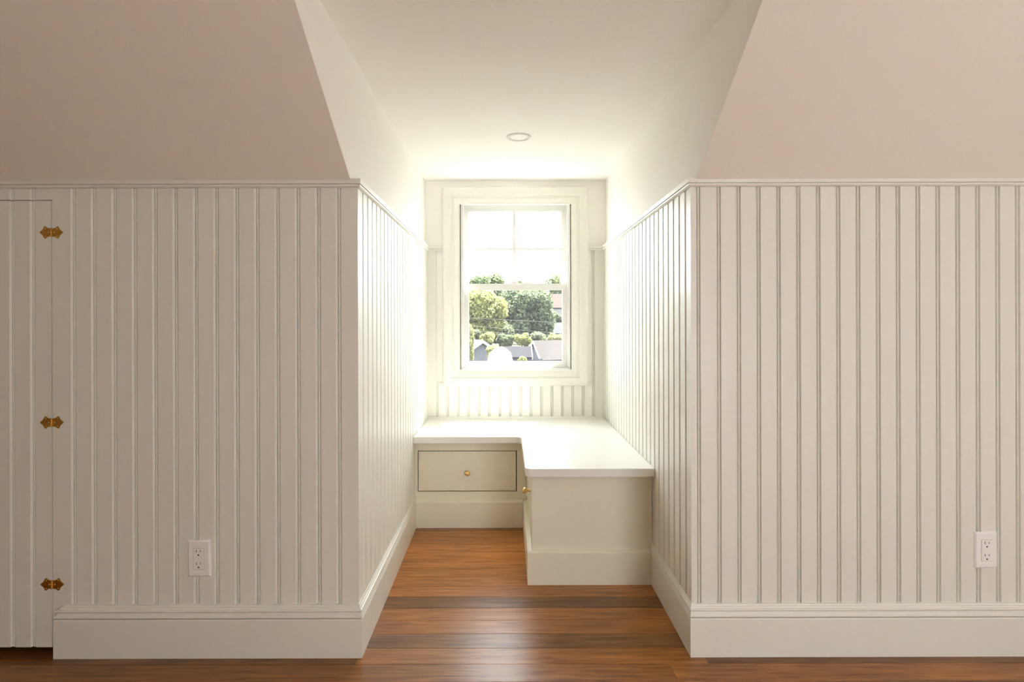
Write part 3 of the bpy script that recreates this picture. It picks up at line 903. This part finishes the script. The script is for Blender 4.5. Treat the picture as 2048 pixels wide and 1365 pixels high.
for k, (px, py, y, rx_, rz_) in enumerate(hg):
    tree('hedge_shrub', hl[k], px, py, y, rx_, rz_, LY if k % 2 else LG, 20 + k, 4200, .22, 12, 'hedge shrubs below the trees', False)
tree('leaning_shrub', 'loose yellow-green shrub beside the small gabled shed', 985, 712, 52, 18, 24, LY, 40, 3500, .17, 10, None, False)
tree('leaning_shrub', 'narrow bright shrub at the left edge of the window view', 940, 690, 50, 9, 46, LY, 41, 2600, .15, 12, None, False)
tree('leaning_shrub', 'small low yellow bush in front of the grey shed', 1043, 722, 55, 11, 9, LY, 42, 1500, .15, 8, None, False)
for k, (px, y, rx_) in enumerate([(800, 95, 62), (650, 100, 76), (1245, 100, 66), (1400, 96, 74)]):
    tree('leafy_tree', 'broad %s tree farther along the row beyond the yards' % ('dark green' if k % 2 else 'grey-green'), px, 612, y, rx_, 58, LD if k % 2 else LG, 60 + k, 6000, .42, 16, 'trees farther along the row')

for k in range(10):
    px = 864 - 38 * k if k < 5 else 1186 + 39 * (k - 5)
    tree('hedge_shrub', 'leafy green shrub farther along the hedge, beyond the sheds', px, 673, 69 + (k % 2) * 2, 18, 15, LD if k % 2 else LG, 90 + k, 2500, .26, 10, 'shrubs farther along the hedge', False)
for k, (px, y) in enumerate([(725, 118), (880, 122), (1240, 165), (1400, 122)]):
    tree('leafy_tree', 'tall grey-green tree in the back row behind the broad trees', px, 606, y, 58, 52, LG, 110 + k, 5000, .46, 16, 'trees in the back row')

# utility wires
WIRE = paint('wire_grey', (0.02, 0.019, 0.018), .6, 0, 4, .02)
WIRE_ENDS = {-1: [], 1: []}
def wire(y, pa, pb, label, rad=.011):
    a = wpt(pa[0], pa[1], y); b = wpt(pb[0], pb[1], y)
    d = (b - a) / (b.x - a.x)
    xs = np.linspace(-24, 24, 25)
    m = MB(); vs = []; fs = []
    for x in xs:
        q = a + d * (x - a.x); z = q.z + 0.00035 * (x * x)
        for k in range(6):
            an = k * math.pi / 3
            vs.append((x, y + rad * math.cos(an), z + rad * math.sin(an)))
    for i in range(len(xs) - 1):
        for k in range(6):
            fs.append((i * 6 + k, i * 6 + (k + 1) % 6, (i + 1) * 6 + (k + 1) % 6, (i + 1) * 6 + k))
    o = m.poly(vs, fs).build('power_line', WIRE)
    WIRE_ENDS[-1].append((y, vs[0][2])); WIRE_ENDS[1].append((y, vs[-1][2]))
    tag(o, label, 'wire', 'overhead wires outside the window')
wire(30, (938, 636), (1124, 646.5), 'overhead wire crossing the dark tree, above the others in the lower sash')
wire(30.6, (938, 652), (1124, 668), 'overhead wire crossing the grey roof of the low house')
wire(31.2, (938, 662), (1124, 673.5), 'overhead wire grazing the tops of the hedge shrubs')
wire(26, (938, 507.5), (1122, 527), 'thin overhead wire against the sky, lower of two', .008)
wire(26.6, (938, 497), (1122, 514), 'thin overhead wire against the sky, upper of two', .005)
# utility poles that carry the wires (outside the window's view)
POLE = grass('weathered_pole', (0.02, 0.016, 0.012), (0.035, 0.028, 0.02), 6)
for sx in (-1, 1):
    x = 24.0 * sx
    t = empty('utility_pole', (x, 28.8, GZ))
    tag(t, 'wooden utility pole carrying the wires at the %s end of the street' % ('lower' if sx > 0 else 'upper'), 'pole')
    MB().lathe([(.16, 0), (.12, 11.0), (.02, 11.05)], 12).build('post', POLE, t)
    for (y, z) in WIRE_ENDS[sx]:
        a, b = sorted((0, y - 28.8))
        MB().box(-.05, .05, a - .06, b + .06, z - GZ - .13, z - GZ - .03).build('crossarm', POLE, t)
